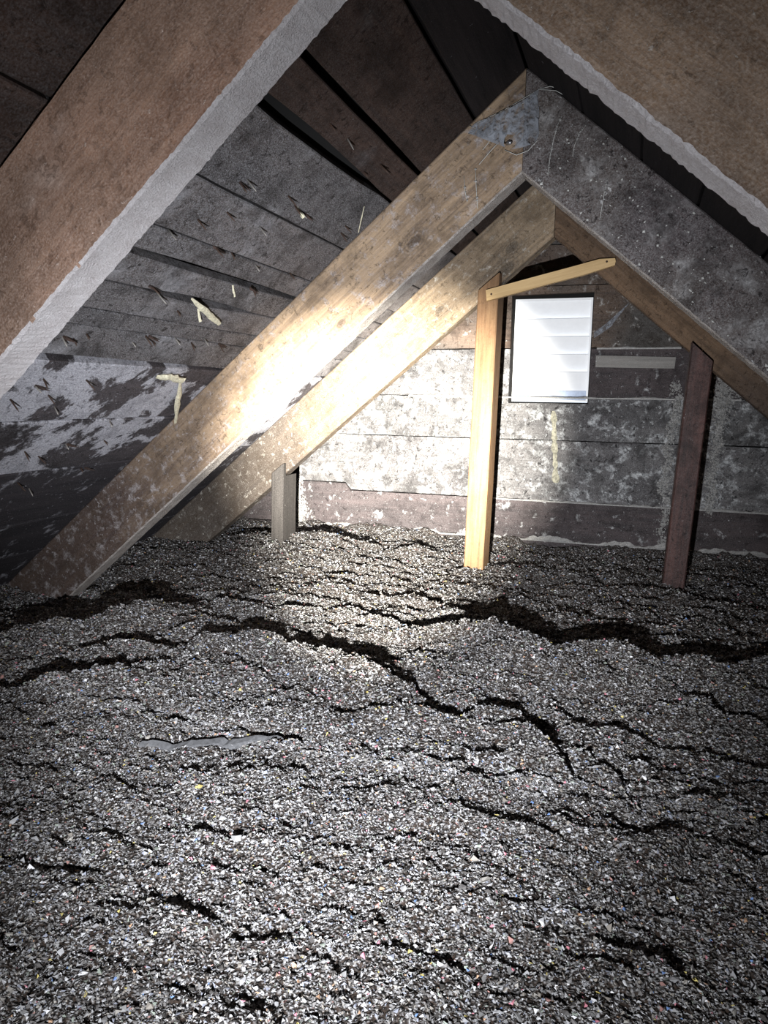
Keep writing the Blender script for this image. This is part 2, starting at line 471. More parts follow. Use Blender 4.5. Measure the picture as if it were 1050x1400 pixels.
# strip of board above the vent opening
me = prism('wall_board', [(VX0, VZ1), (VX1, VZ1 + 0.004), (VX1, 0.8565), (VX0, 0.8565)], -0.004, 0.024, lambda u, v, w: Vector((u, w, v)))
link('wall_board', me, 'wall_brown', wall, Matrix.Translation((0, Y4, 0)))
# outer cladding behind the boards, open at the vent
def rect(x0, x1, z0, z1): return [(x0, z0), (x1, z0), (x1, z1), (x0, z1)]
ol = [(-1.75, -0.12), (1.3, -0.12), (XR + 0.002, ZTOP + 0.02), (XR - 0.002, ZTOP + 0.02)]
def clad(pts, nm='cladding'):
    link(nm, prism(nm, pts, 0.0255, 0.04, lambda u, v, w: Vector((u, w, v))), 'underlay', wall, Matrix.Translation((0, Y4, 0)))
CX0, CX1, CZ0, CZ1 = -0.394, -0.152, 0.490, 0.820
def xl(z): return XR - (ZTOP + 0.02 - z) / T
def xh(z): return XR + (ZTOP + 0.02 - z) / T
clad([(xl(-.12), -.12), (xh(-.12), -.12), (xh(CZ0), CZ0), (xl(CZ0), CZ0)])
clad([(xl(CZ0), CZ0), (CX0, CZ0), (CX0, CZ1), (xl(CZ1), CZ1)])
clad([(CX1, CZ0), (xh(CZ0), CZ0), (xh(CZ1), CZ1), (CX1, CZ1)])
clad([(xl(CZ1), CZ1), (xh(CZ1), CZ1), (XR + .004, ZTOP + .015), (XR - .004, ZTOP + .015)])
# lath nailed beside the vent and a yellowish crusted streak under it
a = at_y(815, 486, Y4 - 0.008); b = at_y(922, 504, Y4 - 0.008)
me = prism('lath', [(a.x, b.z + .004), (b.x, b.z), (b.x + .002, a.z - .006), (a.x, a.z)], -0.013, -0.0045, lambda u, v, w: Vector((u, w, v)))
link('lath', me, 'lath', wall, Matrix.Translation((0, Y4, 0)))
a = at_y(757, 562, Y4); b = at_y(760, 660, Y4)
secs = []
for k in range(25):
    z = a.z + (b.z - a.z) * k / 24; x = a.x + (b.x - a.x) * k / 24 + 0.002 * jn(k, 3, .6)
    w = 0.0085 * (1 + 0.75 * jn(k, 8, 0.7) + .4 * jn(k, 2, 1.9)) * (0.5 if k in (0, 24) else 1)
    secs.append([Vector((x - w, Y4 - 0.0035, z)), Vector((x - w * .5, Y4 - 0.0045, z)), Vector((x + w * .5, Y4 - 0.0045, z)), Vector((x + w, Y4 - 0.0035, z))])
link('crusted_streak', loft('crusted_streak', secs), plain('yellow_grey_crust', (0.30, 0.285, 0.225), 0.95, var=.6, scale=150), wall)
def dust_ledge(x0, x1, z, y, seed, amp=0.012):
    n = int((x1 - x0) / 0.008); secs = []
    for k in range(n + 1):
        x = x0 + (x1 - x0) * k / n
        h = max(0.0008, amp * (0.35 + 0.9 * jn(x, seed, 14) + 0.5 * jn(x, seed + 5, 50)))
        secs.append([Vector((x, y - 0.006, z - 0.004)), Vector((x, y - 0.007 - h * .4, z + h * .3)), Vector((x, y - 0.004, z + h)), Vector((x, y + 0.0, z + h * .6)), Vector((x, y, z - 0.004))])
    o = link('dust_ledge', loft('dust_ledge', secs), 'dustfluff', wall)
    o['kind'] = 'stuff'
dust_ledge(-1.16, 0.45, 0.032, Y4 - 0.006, 1, 0.02)
dust_ledge(-0.48, 0.5, 0.165, Y4 - 0.002, 2, 0.008)
dust_ledge(-0.13, 0.12, 0.662, Y4 - 0.001, 4, 0.005)
dust_ledge(-0.75, 0.3, 0.506, Y4 + 0.001, 6, 0.005)

# wall behind the photographer
me = prism('wall_back', [(-1.75, -.12), (1.3, -.12), (XR, ZTOP + 0.02)], 0, 0.03, lambda u, v, w: Vector((u, w, v)))
tag(link('wall_back', me, 'wall_dark', None, Matrix.Translation((0, YB - 0.03, 0))), kind='structure')
# floor deck under the insulation
me = prism('floor', rect(-1.72, 1.27, YB, Y4), -0.16, -0.12, lambda u, v, w: Vector((u, v, w)))
tag(link('floor', me, 'floorwood'), kind='structure')

# ------------------------------------------------------------------ rafters
def rafter(y, side, mat, label, xr=XR, zr=ZR, t=TH, step=0.012, under=None, rough=0.0015, seed=1, length=1.68, depth=D):
    e = Vector((side * CS, 0, -SN)); n = Vector((side * SN, 0, CS))
    yv = Vector((0, 1, 0)) * (1 if side > 0 else -1)
    Mx = Matrix(((e.x, yv.x, n.x, xr), (e.y, yv.y, n.y, y), (e.z, yv.z, n.z, zr), (0, 0, 0, 1)))
    sg = 1 if side > 0 else -1
    N = int(length / step)
    secs = []
    c = 0.003
    ring = [(0, c), (0, depth * .25), (0, depth * .5), (0, depth * .75), (0, depth - c), (c, depth), (t * .5, depth), (t - c, depth), (t, depth - c), (t, depth * .5), (t, c), (t - c, 0), (t * .66, 0), (t * .33, 0), (c, 0)]
    for k in range(N + 1):
        sec = []
        for (yy, z) in ring:
            x = (zr + 0.06 + z * CS) / SN * (k / N) + (-z * T + 0.0008) * (1 - k / N)
            edge_k = 1.0 if z < 0.006 else 0.35
            dz = rough * edge_k * (0.15 * jn(x, seed, 60) + 0.6 * jn(x + yy * 2, seed + 3, 210)) + 0.0012 * jn(x, seed + 9, 4)
            dy = rough * 0.5 * jn(x + yy * 3, seed + 21 + z * 50, 45) + 0.001 * jn(x, seed + 14, 3)
            sec.append(Vector((x, sg * (yy + dy), z + (dz if z < depth * .9 else 0))))
        secs.append(sec)
    me = loft('rafter', secs)
    o = link('rafter', me, [mat] + ([under] if under else []), None, Mx)
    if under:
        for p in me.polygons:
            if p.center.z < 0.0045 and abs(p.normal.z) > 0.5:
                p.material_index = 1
    tag(o, label, 'rafter', 'roof rafters')
    return o
R1L = rafter(Y1, -1, 'raft_near', 'rough brown rafter with broad underside coloured as torch-lit, on the slope with nail-pierced grey boards', XR + .0074, ZR - .022, step=0.004, under='under_lit', rough=0.003, seed=1)
R1R = rafter(Y1, 1, 'raft_near_r', 'rough brown rafter with broad underside coloured as torch-lit, against the black-boarded slope', XR + .0074, ZR - .022, step=0.004, under='under_lit', rough=0.003, seed=2)
R2L = rafter(Y2, -1, 'raft_honey', 'honey-brown rafter mottled with white dust, running down from the cobwebbed ridge joint', seed=3, under='under_lit2')
R2R = rafter(Y2, 1, 'raft_dark', 'dark dusty rafter flecked with white specks, leading down from the cobwebbed ridge joint', seed=4, rough=0.002, under='under_lit2')
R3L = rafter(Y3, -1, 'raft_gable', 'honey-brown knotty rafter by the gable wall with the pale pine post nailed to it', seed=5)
R3R = rafter(Y3, 1, 'raft_brown', 'plain brown rafter by the gable wall with the dark leaning post nailed to it', seed=6)

# ------------------------------------------------------------------ posts and batten by the gable wall
def post(name, mat, label, top, bottom, w, front, back, side, seed, notch_drop=None):
    """post that laps the front of the gable rafter; the part behind the lap stops under the rafter.
    local X runs up the post; front/back are depths in front of and behind the rafter face"""
    ax = (top - bottom)
    L = ax.length; ax = ax.normalized()
    r = Vector((1, 0, 0)); r = (r - ax * r.dot(ax)).normalized()
    f = ax.cross(r)
    if f.y < 0: f = -f
    Mx = Matrix(((ax.x, f.x, r.x, bottom.x), (ax.y, f.y, r.y, Y3), (ax.z, f.z, r.z, bottom.z), (0, 0, 0, 1)))
    if Mx.determinant() < 0:
        Mx = Matrix(((ax.x, f.x, -r.x, bottom.x), (ax.y, f.y, -r.y, Y3), (ax.z, f.z, -r.z, bottom.z), (0, 0, 0, 1)))
        sg = -1
    else:
        sg = 1
    v, fc = [], []
    def block(y0, y1, topf, c):
        n0 = len(v); N = 26
        prof = [(-w / 2, y0 + c), (-w / 2 + c, y0), (0, y0 - .0005), (w / 2 - c, y0), (w / 2, y0 + c), (w / 2, y1), (-w / 2, y1)]
        for k in range(N + 1):
            for (rr, yy) in prof:
                h = topf(rr) * k / N - 0.1 * (1 - k / N)
                v.append((h, yy + 0.0006 * jn(h, seed, 18), sg * (rr + 0.0008 * jn(h, seed + rr * 90, 12))))
        m = len(prof)
        for k in range(N):
            for j in range(m):
                fc.append((n0 + k * m + j, n0 + k * m + (j + 1) % m, n0 + (k + 1) * m + (j + 1) % m, n0 + (k + 1) * m + j))
        fc.append(tuple(reversed(range(n0, n0 + m)))); fc.append(tuple(range(n0 + N * m, n0 + N * m + m)))
    slope = -side * T
    block(-front, -0.0012, lambda rr: L + slope * rr, 0.003)
    # back part ends on the underside of the rafter
    cx = bottom.x
    zr_under = ZR - T * abs((bottom.x + top.x) / 2 - XR) - 0.004
    L2 = (zr_under - bottom.z) / ax.z
    block(-0.001, back, lambda rr: L2 + slope * rr - 0.002, 0.0)
    me = mesh(name, v, fc)
    bm = bmesh.new(); bm.from_mesh(me); bmesh.ops.recalc_face_normals(bm, faces=bm.faces[:]); bm.to_mesh(me); bm.free()
    o = link(name, me, mat, None, Mx)
    tag(o, label, 'post', 'posts under the gable rafters')
    return o
yF = Y3 - 0.045
pc = post('upright_post', 'post_new', 'pale new pine post standing beside the louvred vent', at_y(668, 385, yF), at_y(647, 772, yF), 0.057, 0.045, 0.045, -1, 31)
pr = post('upright_post', 'post_dark', 'dark reddish leaning post between the lath and the rafter, furred with dust', at_y(961, 481, yF), at_y(919, 815, yF), 0.056, 0.040, 0.02, 1, 32)
pl = post('upright_post', 'post_grey', 'short grey weathered post under the low end of the knotty rafter', at_y(379, 641, Y3 - .02), at_y(378, 742, Y3 - .02), 0.042, 0.02, 0.075, -1, 33)

a = at_y(664, 405, Y3 - 0.063); b = at_y(841, 357, Y3 - 0.016)
ax = (b - a); L = ax.length; ax.normalize()
upv = Vector((0, 0, 1)); upv = (upv - ax * upv.dot(ax)).normalized(); fv = upv.cross(ax)
outl = [(0.0, -.014), (L * .25, -.0145), (L * .5, -.0135), (L * .75, -.0145), (L - .004, -.011), (L, -.002), (L, .006), (L - .038, .0145), (L * .7, .014), (L * .4, .0145), (.004, .0145)]
Mx = Matrix(((ax.x, upv.x, fv.x, a.x), (ax.y, upv.y, fv.y, a.y), (ax.z, upv.z, fv.z, a.z), (0, 0, 0, 1)))
me = prism('wood_batten', outl, -0.010, 0.010, lambda u, v, w: Vector((u, v, w)))
bat = link('wood_batten', me, 'batten_new', None, Mx)
tag(bat, 'thin pale pine batten nailed from the pine post across to the plain brown rafter', 'batten')
sgn = 1 if fv.y < 0 else -1
for (u, v) in ((0.016, 0.0), (L - .022, 0.003)):
    nm = tube('nail_head', [(u, v, sgn * 0.0095), (u, v, sgn * 0.0115)], 0.0028, 8)
    link('nail_head', nm, 'nail', bat, Mx)

# ------------------------------------------------------------------ louvred vent
YV = Y4 + 0.012
vx0, vx1, vz0, vz1 = -0.3955, -0.1505, 0.4915, 0.8205
vent = empty('gable_vent', ((vx0 + vx1) / 2, YV, vz0))
tag(vent, 'white louvred gable vent set in a rough opening in the board wall', 'vent')
def box_me(name, x0, x1, y0, y1, z0, z1):
    return mesh(name, [(x, y, z) for x in (x0, x1) for y in (y0, y1) for z in (z0, z1)],
                [(0, 1, 3, 2), (4, 6, 7, 5), (0, 4, 5, 1), (2, 3, 7, 6), (0, 2, 6, 4), (1, 5, 7, 3)])
fwid = 0.006
for (nm, b_) in (('frame_side', (vx0, vx0 + fwid, YV, YV + .04, vz0, vz1)), ('frame_side', (vx1 - fwid, vx1, YV, YV + .04, vz0, vz1)),
                 ('frame_rail', (vx0 + fwid, vx1 - fwid, YV, YV + .04, vz1 - fwid, vz1)), ('frame_rail', (vx0 + fwid, vx1 - fwid, YV, YV + .04, vz0, vz0 + fwid))):
    link(nm, box_me(nm, *b_), 'vent', vent)
ns = 5
link('sill', box_me('sill', vx0 + fwid + .0005, vx1 - fwid - .0005, YV + .012, YV + .03, vz0 + fwid, vz0 + fwid + 0.030), plain('painted_skylight_blue', (0.50, 0.58, 0.74), 0.6, var=.2), vent)  # blue skylight falling on the sill, painted into its colour
ph = (vz1 - vz0 - 2 * fwid - 0.034) / ns
for k in range(ns):
    zt = vz1 - fwid - k * ph
    zb = zt - ph
    y0, y1 = YV + 0.004, YV + 0.024
    x0, x1 = vx0 + fwid + .0005, vx1 - fwid - .0005
    prof = [(y0, zt - .001), (y0 + .0012, zt + .0000), (y1, zb - .006), (y1 - .001, zb - .0075), (y1 - .006, zb - .0060), (y1 - .0045, zb - .003)]
    secs = [[Vector((x, y, z)) for y, z in prof] for x in (x0, x1)]
    link('slat', loft('slat', secs), 'vent', vent)

# ------------------------------------------------------------------ nails poking through the roof boards
nails = [(85, 460), (101, 463), (119, 457), (181, 468), (199, 459), (209, 466), (240, 463), (262, 468), (328, 249), (338, 246), (394, 268), (403, 281), (414, 291), (466, 318),
         (472, 309), (232, 316), (293, 337), (317, 345), (349, 362), (396, 373), (206, 391), (216, 402), (243, 424), (60, 518), (47, 527), (66, 540), (14, 546), (75, 556), (346, 395),
         (498, 235), (476, 190), (452, 170), (300, 470), (279, 462), (34, 617), (52, 624), (90, 607), (142, 602), (24, 660), (40, 668), (111, 640), (181, 640), (150, 575), (118, 520), (520, 225), (355, 310), (310, 290), (270, 300)]
e, yv, n = roof_frame(-1)
for i, (px, py) in enumerate(nails):
    p = at_roof(px, py, -1)
    Ln = random.uniform(0.012, 0.026)
    tip = p + n * Ln + Vector((random.uniform(-.004, .004), random.uniform(-.004, .004), random.uniform(-.005, .002)))
    base = p - n * 0.004
    o = link('nail', tube('nail', [base, p + (tip - p) * .7, tip], [0.0016, 0.0014, 0.0004], 6), 'nail' if i % 3 else 'nail_tip', roof_left)
    if i % 4 == 0:   # split splinter of wood lifted by the nail
        q = p + Vector((0, random.uniform(-.012, .012), 0))
        sp = [q + n * .0005, q + n * 0.006 + yv * 0.012, q + n * 0.011 + yv * random.uniform(.02, .03)]
        link('splinter', tube('splinter', sp, [0.003, 0.0022, 0.0006], 4, False), 'deck_brown', roof_left)
# ------------------------------------------------------------------ pale crust drips on the roof boards
n_left = roof_frame(-1)[2]
def drip(pts, rad, label, drop=0.004, flat=0.45):
    P = [at_roof(px, py, -1, drop + 0.010 * i / max(1, len(pts) - 1)) for i, (px, py) in enumerate(pts)]
    P[0] = at_roof(*pts[0], -1, 0.0005)
    dense, rr = [], []
    for i in range(len(P) - 1):
        for k in range(5):
            t = k / 5
            dense.append(P[i].lerp(P[i + 1], t)); rr.append((rad[i] * (1 - t) + rad[i + 1] * t) * (1 + 0.25 * jn(i * 5 + k, len(pts), .9)))
    dense.append(P[-1]); rr.append(rad[-1])
    me = tube('crust_drip', dense, rr, 8, False)
    for v_ in me.vertices:
        k_ = v_.index // 8
        d_ = v_.co - dense[k_]
        dn = n_left * d_.dot(n_left)
        v_.co = dense[k_] + (d_ - dn) * (1 + 0.7 * mnoise.noise(v_.co * 260)) + dn * flat
    o = link('crust_drip', me, 'drip')
    return tag(o, label, 'drip', 'pale drips hanging from the roof boards')
drip([(262, 408), (280, 425), (300, 443)], [0.002, 0.0065, 0.0045], 'broad pale yellow crust drip slanting off the nail-pierced grey roof boards')
drip([(271, 422), (274, 440)], [0.002, 0.003], 'tiny yellowish crust drip hanging beside the broad slanting one')
drip([(246, 522), (243, 548), (240, 578)], [0.003, 0.0075, 0.004], 'long pale yellow crust drip hanging beside the mottled rafter')
drip([(214, 515), (232, 516), (250, 521)], [0.005, 0.009, 0.008], 'white crust lump on the board edge above the long yellow drip')
drip([(318, 390), (321, 406)], [0.0022, 0.002], 'small white crust drip on the bare board under the open roof gap')
drip([(406, 283), (415, 298)], [0.0012, 0.0035], 'thin white drip with a bulbous tip on the dusty boards under the wide gap')
drip([(498, 282), (494, 300), (490, 318)], [0.001, 0.0016, 0.0012], 'pale curled splinter-like drip at the edge of the mottled rafter')

# ------------------------------------------------------------------ insulation
def vnoise(x, y, seed):
    xi = np.floor(x).astype(np.int64); yi = np.floor(y).astype(np.int64)
    fx = x - xi; fy = y - yi
    fx = fx * fx * fx * (fx * (fx * 6 - 15) + 10); fy = fy * fy * fy * (fy * (fy * 6 - 15) + 10)
    def hsh(a, b):
        h = (a * 374761393 + b * 668265263 + seed * 974634777) & 0xFFFFFFFF
        h = ((h ^ (h >> 13)) * 1274126177) & 0xFFFFFFFF
        h = h ^ (h >> 16)
        return (h & 0xFFFF) / 32767.5 - 1.0
    return ((hsh(xi, yi) * (1 - fx) + hsh(xi + 1, yi) * fx) * (1 - fy) + (hsh(xi, yi + 1) * (1 - fx) + hsh(xi + 1, yi + 1) * fx) * fy)
def fbm(x, y, s, seed, oct=3):
    r = 0; a = 1; tot = 0
    for k in range(oct):
        r = r + a * vnoise(x * s * 2 ** k + 17.3 * k, y * s * 2 ** k + 5.1 * k, seed + k); tot += a; a *= .5
    return r / tot
ridges = [([(575, 815), (630, 838), (700, 860)], 0.014), ([(85, 842), (130, 839), (182, 826)], 0.034),
          ([(500, 840), (560, 856), (610, 862)], 0.012), ([(330, 822), (390, 830), (450, 828)], 0.011), ([(180, 870), (230, 862)], 0.012), ([(850, 800), (900, 806)], 0.006), ([(120, 890), (170, 884), (215, 872)], 0.012),
          ([(690, 862), (760, 876), (840, 880), (880, 893), (950, 890), (1010, 900), (1060, 892)], 0.038),
          ([(675, 866), (735, 880), (770, 877)], 0.010),
          ([(290, 870), (350, 866), (420, 880), (485, 892)], 0.024), ([(105, 922), (140, 915), (172, 910)], 0.025),
          ([(-10, 935), (40, 940), (90, 925), (118, 908)], 0.012), ([(0, 968), (45, 985)], 0.007), ([(75, 988), (125, 981)], 0.006),
          ([(345, 951), (385, 946), (415, 935)], 0.007), ([(480, 975), (516, 972)], 0.006), ([(205, 888), (240, 890)], 0.010), ([(270, 898), (320, 905), (340, 912)], 0.010),
          ([(525, 925), (570, 942), (600, 972), (625, 976), (660, 964), (695, 970), (725, 982), (745, 1012), (765, 1032)], 0.011),
          ([(765, 915), (795, 918), (825, 926)], 0.008), ([(930, 945), (955, 955), (980, 977), (1025, 982), (1055, 997)], 0.010),
          ([(780, 966), (805, 970), (825, 979), (875, 998)], 0.007), ([(800, 1030), (825, 1042), (840, 1055)], 0.007),
          ([(810, 1137), (835, 1150), (875, 1139), (905, 1142), (950, 1140), (985, 1132), (1030, 1144), (1052, 1170)], 0.011),
          ([(925, 1068), (950, 1088), (960, 1115)], 0.006), ([(0, 1286), (35, 1289), (57, 1273), (80, 1269)], 0.008),
          ([(95, 1246), (125, 1230), (145, 1225), (165, 1247), (190, 1255), (222, 1254)], 0.009), ([(140, 1320), (178, 1331)], 0.007), ([(222, 1327), (292, 1324)], 0.006),
          ([(313, 1259), (355, 1266), (388, 1282)], 0.008), ([(400, 1277), (470, 1277), (530, 1252), (592, 1227)], 0.007), ([(700, 1320), (722, 1342)], 0.006),
          ([(345, 1362), (360, 1378)], 0.008), ([(400, 1008), (465, 1012)], 0.006), ([(640, 865), (700, 872)], 0.008), ([(380, 790), (450, 795), (520, 812)], 0.008),
          ([(230, 850), (280, 845), (330, 852)], 0.010), ([(520, 905), (560, 893), (600, 900)], 0.006), ([(640, 1060), (680, 1075)], 0.005), ([(640, 1035), (665, 1030)], 0.006),
          ([(410, 738), (470, 744), (530, 752), (610, 748)], 0.012), ([(690, 770), (740, 775), (780, 778)], 0.006)]
ridges = [(pl_, hh * (0.38 if pl_[0][1] > 1200 else 0.9 if pl_[0][1] > 1000 else 1.1)) for pl_, hh in ridges]
RP = [(np.array([[at_z(px, py, hh + .004).x, at_z(px, py, hh + .004).y] for px, py in pl_]), hh) for pl_, hh in ridges]
def height(x, y):
    h = 0.010 * fbm(x, y, 2.6, 3) + 0.004
    wx = x + 0.03 * fbm(x, y, 9, 40); wy = y + 0.03 * fbm(x, y, 9, 50)
    b = np.abs(fbm(wx * .8, wy * 1.25, 9.0, 9, 2))
    h = h + 0.011 * (np.minimum(b * 2.2, 1) - .5)
    b2 = np.abs(fbm(wx * .9 + 3, wy * 1.3 + 8, 26.0, 21, 2))
    far = 1 + 0.9 * np.clip((y - 1.0) / .5, 0, 1)
    h = h + 0.0048 * far * (np.minimum(b2 * 2.2, 1) - .5)
    h = h + 0.0035 * fbm(x, y, 75, 31, 2) + 0.002 * fbm(x, y, 190, 77, 1)
    jag = 0.012 * fbm(x, y, 28, 61, 3)
    brk = fbm(x, y, 11, 140, 2)
    for P, hh in RP:
        m = (x > P[:, 0].min() - .18) & (x < P[:, 0].max() + .18) & (y > P[:, 1].min() - .2) & (y < P[:, 1].max() + .1)
        if not m.any(): continue
        xs, ys = x[m], y[m]
        best = np.full(xs.shape, 9.0); sd = np.zeros(xs.shape)
        for k in range(len(P) - 1):
            A, B = P[k], P[k + 1]; dv = B - A; l2 = (dv ** 2).sum()
            t = np.clip(((xs - A[0]) * dv[0] + (ys - A[1]) * dv[1]) / l2, 0, 1)
            qx = A[0] + t * dv[0]; qy = A[1] + t * dv[1]
            dd = np.hypot(xs - qx, ys - qy)
            nn = np.array([-dv[1], dv[0]]) / math.sqrt(l2)
            mid = (A + B) / 2 - np.array([LIGHT.x, LIGHT.y])
            if nn @ mid < 0: nn = -nn
            s = np.where((xs - qx) * nn[0] + (ys - qy) * nn[1] >= 0, 1.0, -1.0)
            up_ = dd < best
            best = np.where(up_, dd, best); sd = np.where(up_, dd * s, sd)
        sd = sd + jag[m] * (0.35 if hh > .025 else 1.0)
        wn_ = 0.035 + hh * 2.2
        hh = hh * (np.clip(0.75 + 1.3 * brk[m], 0.12, 1.35) if hh < .02 else np.clip(1.0 + .15 * brk[m], .85, 1.15))
        prof = np.where(sd < 0, np.exp(-(sd / wn_) ** 2), np.exp(-(sd / 0.006) ** 2))
        # a little trough behind the lip
        trough = np.where(sd > 0, -0.5 * np.exp(-((sd - 0.02) / 0.016) ** 2), 0) * np.exp(-(np.maximum(0, best - .05) / .03) ** 2)
        h[m] += hh * (prof + trough)
    # drifts up against the gable wall
    h = h + 0.028 * np.exp(-((Y4 - y) / 0.07) ** 2) * (0.8 + 0.8 * fbm(x, y, 7, 90)) 
    h = h + 0.035 * np.exp(-((x + 1.02) ** 2 + (y - 2.15) ** 2) / 0.09) - 0.045 * np.exp(-((x + 1.40) / .30) ** 2 - ((y - 1.5) / .3) ** 2)
    return h
def np_mesh(name, verts, faces, smooth=False):
    me = bpy.data.meshes.new(name)
    nf, k = faces.shape
    me.vertices.add(len(verts)); me.vertices.foreach_set('co', verts.astype(np.float32).ravel())
    me.loops.add(nf * k); me.loops.foreach_set('vertex_index', faces.astype(np.int32).ravel())
    me.polygons.add(nf); me.polygons.foreach_set('loop_start', np.arange(0, nf * k, k, dtype=np.int32))
    me.polygons.foreach_set('use_smooth', np.full(nf, smooth))
    me.update(calc_edges=True)
    return me
nx, ny_ = 520, 500
u = np.linspace(0, 1, nx); xs = -1.66 + (1.21 + 1.66) * u
v = np.linspace(0, 1, ny_); ys = 0.15 + (Y4 - .016 - 0.15) * (0.55 * v + 0.45 * v ** 1.5)
XX, YY = np.meshgrid(xs, ys)
HH = height(XX.ravel(), YY.ravel())
V = np.stack([XX.ravel(), YY.ravel(), HH], 1)
idx = np.arange(nx * ny_).reshape(ny_, nx)
Fq = np.stack([idx[:-1, :-1].ravel(), idx[:-1, 1:].ravel(), idx[1:, 1:].ravel(), idx[1:, :-1].ravel()], 1)
# coarse continuation behind the camera
bed = link('loose_insulation', np_mesh('loose_insulation', V, Fq, True), 'ins_bed')
tag(bed, 'lumpy bed of loose grey shredded insulation covering the attic floor', 'insulation', kind='stuff')
xc = np.linspace(-1.66, 1.21, 60); yc = np.linspace(YB + .01, 0.16, 40)
Xc, Yc = np.meshgrid(xc, yc)
Vc = np.stack([Xc.ravel(), Yc.ravel(), height(Xc.ravel(), Yc.ravel())], 1)
ic = np.arange(2400).reshape(40, 60)
Fc = np.stack([ic[:-1, :-1].ravel(), ic[:-1, 1:].ravel(), ic[1:, 1:].ravel(), ic[1:, :-1].ravel()], 1)
back_bed = link('insulation_fill', np_mesh('insulation_fill', Vc, Fc, True), 'ins_bed', bed)
back_bed['kind'] = 'stuff'
# flakes lying on the bed
def flakes(n, y0, y1, s0, s1, lift=0.3):
    y = y0 + (y1 - y0) * rng.random(n)
    # keep to the width the view takes in, with a margin
    xl_ = np.maximum(-1.62, -0.72 - y * 0.75); xr_ = np.minimum(1.15, 0.46 + y * 0.26)
    x = xl_ + (xr_ - xl_) * rng.random(n)
    z = height(x.copy(), y.copy())
    s = s0 + (s1 - s0) * rng.random(n) ** 2.2
    return x, y, z + s * lift * rng.random(n), s
pal = np.array([(.24, .235, .235), (.34, .335, .345), (.16, .15, .147), (.46, .455, .465), (.68, .67, .69), (.25, .225, .20), (.06, .055, .052), (.33, .31, .285), (.25, .26, .31), (.36, .20, .18), (.52, .20, .25), (.15, .24, .46), (.54, .45, .16), (.27, .30, .26), (.46, .29, .19)])
wts = np.array([20, 16, 17, 9, 4.5, 6, 16, 6, 5, 1.2, .5, .5, .5, 2, .7]); wts /= wts.sum()
def rz(a):
    c, s, o, i1 = np.cos(a), np.sin(a), np.zeros_like(a), np.ones_like(a)
    return np.stack([np.stack([c, -s, o], 1), np.stack([s, c, o], 1), np.stack([o, o, i1], 1)], 1)
def rx(a):
    c, s, o, i1 = np.cos(a), np.sin(a), np.zeros_like(a), np.ones_like(a)
    return np.stack([np.stack([i1, o, o], 1), np.stack([o, c, -s], 1), np.stack([o, s, c], 1)], 1)
base = np.array([[1, 0, 0], [0, 1, 0], [-1, 0, 0], [0, -1, 0], [0, 0, 1], [0, 0, -1]], float)
tri = np.array([[0, 1, 4], [1, 2, 4], [2, 3, 4], [3, 0, 4], [1, 0, 5], [2, 1, 5], [3, 2, 5], [0, 3, 5]])
tetra = np.array([[1, -.2, -.4], [-.6, .9, -.4], [-.6, -.9, -.4], [0, 0, .9]], float)
ttri = np.array([[0, 1, 3], [1, 2, 3], [2, 0, 3], [0, 2, 1]])
def flake_mesh(name, parts, bs, tr_):
    fx, fy, fz, fs = [np.concatenate(a_) for a_ in zip(*parts)]
    n = len(fx); nv = len(bs)
    sc = np.stack([fs, fs * rng.uniform(.45, .95, n), fs * rng.uniform(.2, .55, n)], 1)
    loc = bs[None] * sc[:, None, :] + rng.normal(0, .2, (n, nv, 3)) * fs[:, None, None]
    R = np.einsum('nij,njk,nkl->nil', rz(rng.random(n) * 2 * math.pi), rx(rng.normal(0, .6, n)), rz(rng.random(n) * 6.3))
    W = np.einsum('nij,nkj->nki', R, loc) + np.stack([fx, fy, fz], 1)[:, None, :]
    Ft = (tr_[None] + (np.arange(n) * nv)[:, None, None]).reshape(-1, 3)
    cc = pal[rng.choice(len(pal), n, p=wts)] * rng.uniform(.7, 1.2, (n, 1))
    me = np_mesh(name, W.reshape(-1, 3), Ft)
    at = me.color_attributes.new('flake_colour', 'FLOAT_COLOR', 'POINT')
    c4 = np.ones((n, nv, 4), np.float32); c4[:, :, :3] = np.clip(cc, 0, 1)[:, None, :]
    at.data.foreach_set('color', c4.ravel())
    o = link(name, me, 'ins_flake', bed)
    o['kind'] = 'stuff'
flake_mesh('insulation_flakes', [flakes(215000, 0.33, 0.95, 0.0012, 0.0030), flakes(155000, 0.9, 1.6, 0.0018, 0.0040), flakes(60000, 1.55, Y4 - .03, 0.0026, 0.005)], tetra, ttri)
flake_mesh('insulation_chips', [flakes(9000, 0.33, 1.3, 0.0022, 0.0046), flakes(260, 0.35, 1.2, 0.0045, 0.0075)], base, tri)
# half-buried strip of grey paper
a = at_z(190, 1016, 0.008); b = at_z(392, 1004, 0.008)
secs = []
for k in range(33):
    t = k / 32; p = a.lerp(b, t); w = 0.008 * (math.sin(math.pi * min(1, max(0.02, t * 1.02 - .01))) ** .45) * (1 + .25 * jn(k, 4, .5)) + .0015
    z = 0.002 + float(height(np.array([p.x]), np.array([p.y]))[0]) * 0.85 + 0.003 * jn(k, 9, .35)
    secs.append([Vector((p.x - .003, p.y - w, z - .006)), Vector((p.x, p.y - w * .2, z + .001)), Vector((p.x + .003, p.y + w, z + .005)), Vector((p.x + .003, p.y + w, z + .0035)), Vector((p.x, p.y - w * .2, z - .0008)), Vector((p.x - .003, p.y - w, z - .008))])
o = link('paper_strip', loft('paper_strip', secs), plain('grey_kraft_paper', (0.085, 0.085, 0.09), 0.9, var=.4, scale=200))
tag(o, 'long grey torn paper strip half buried in the loose insulation', 'paper strip')

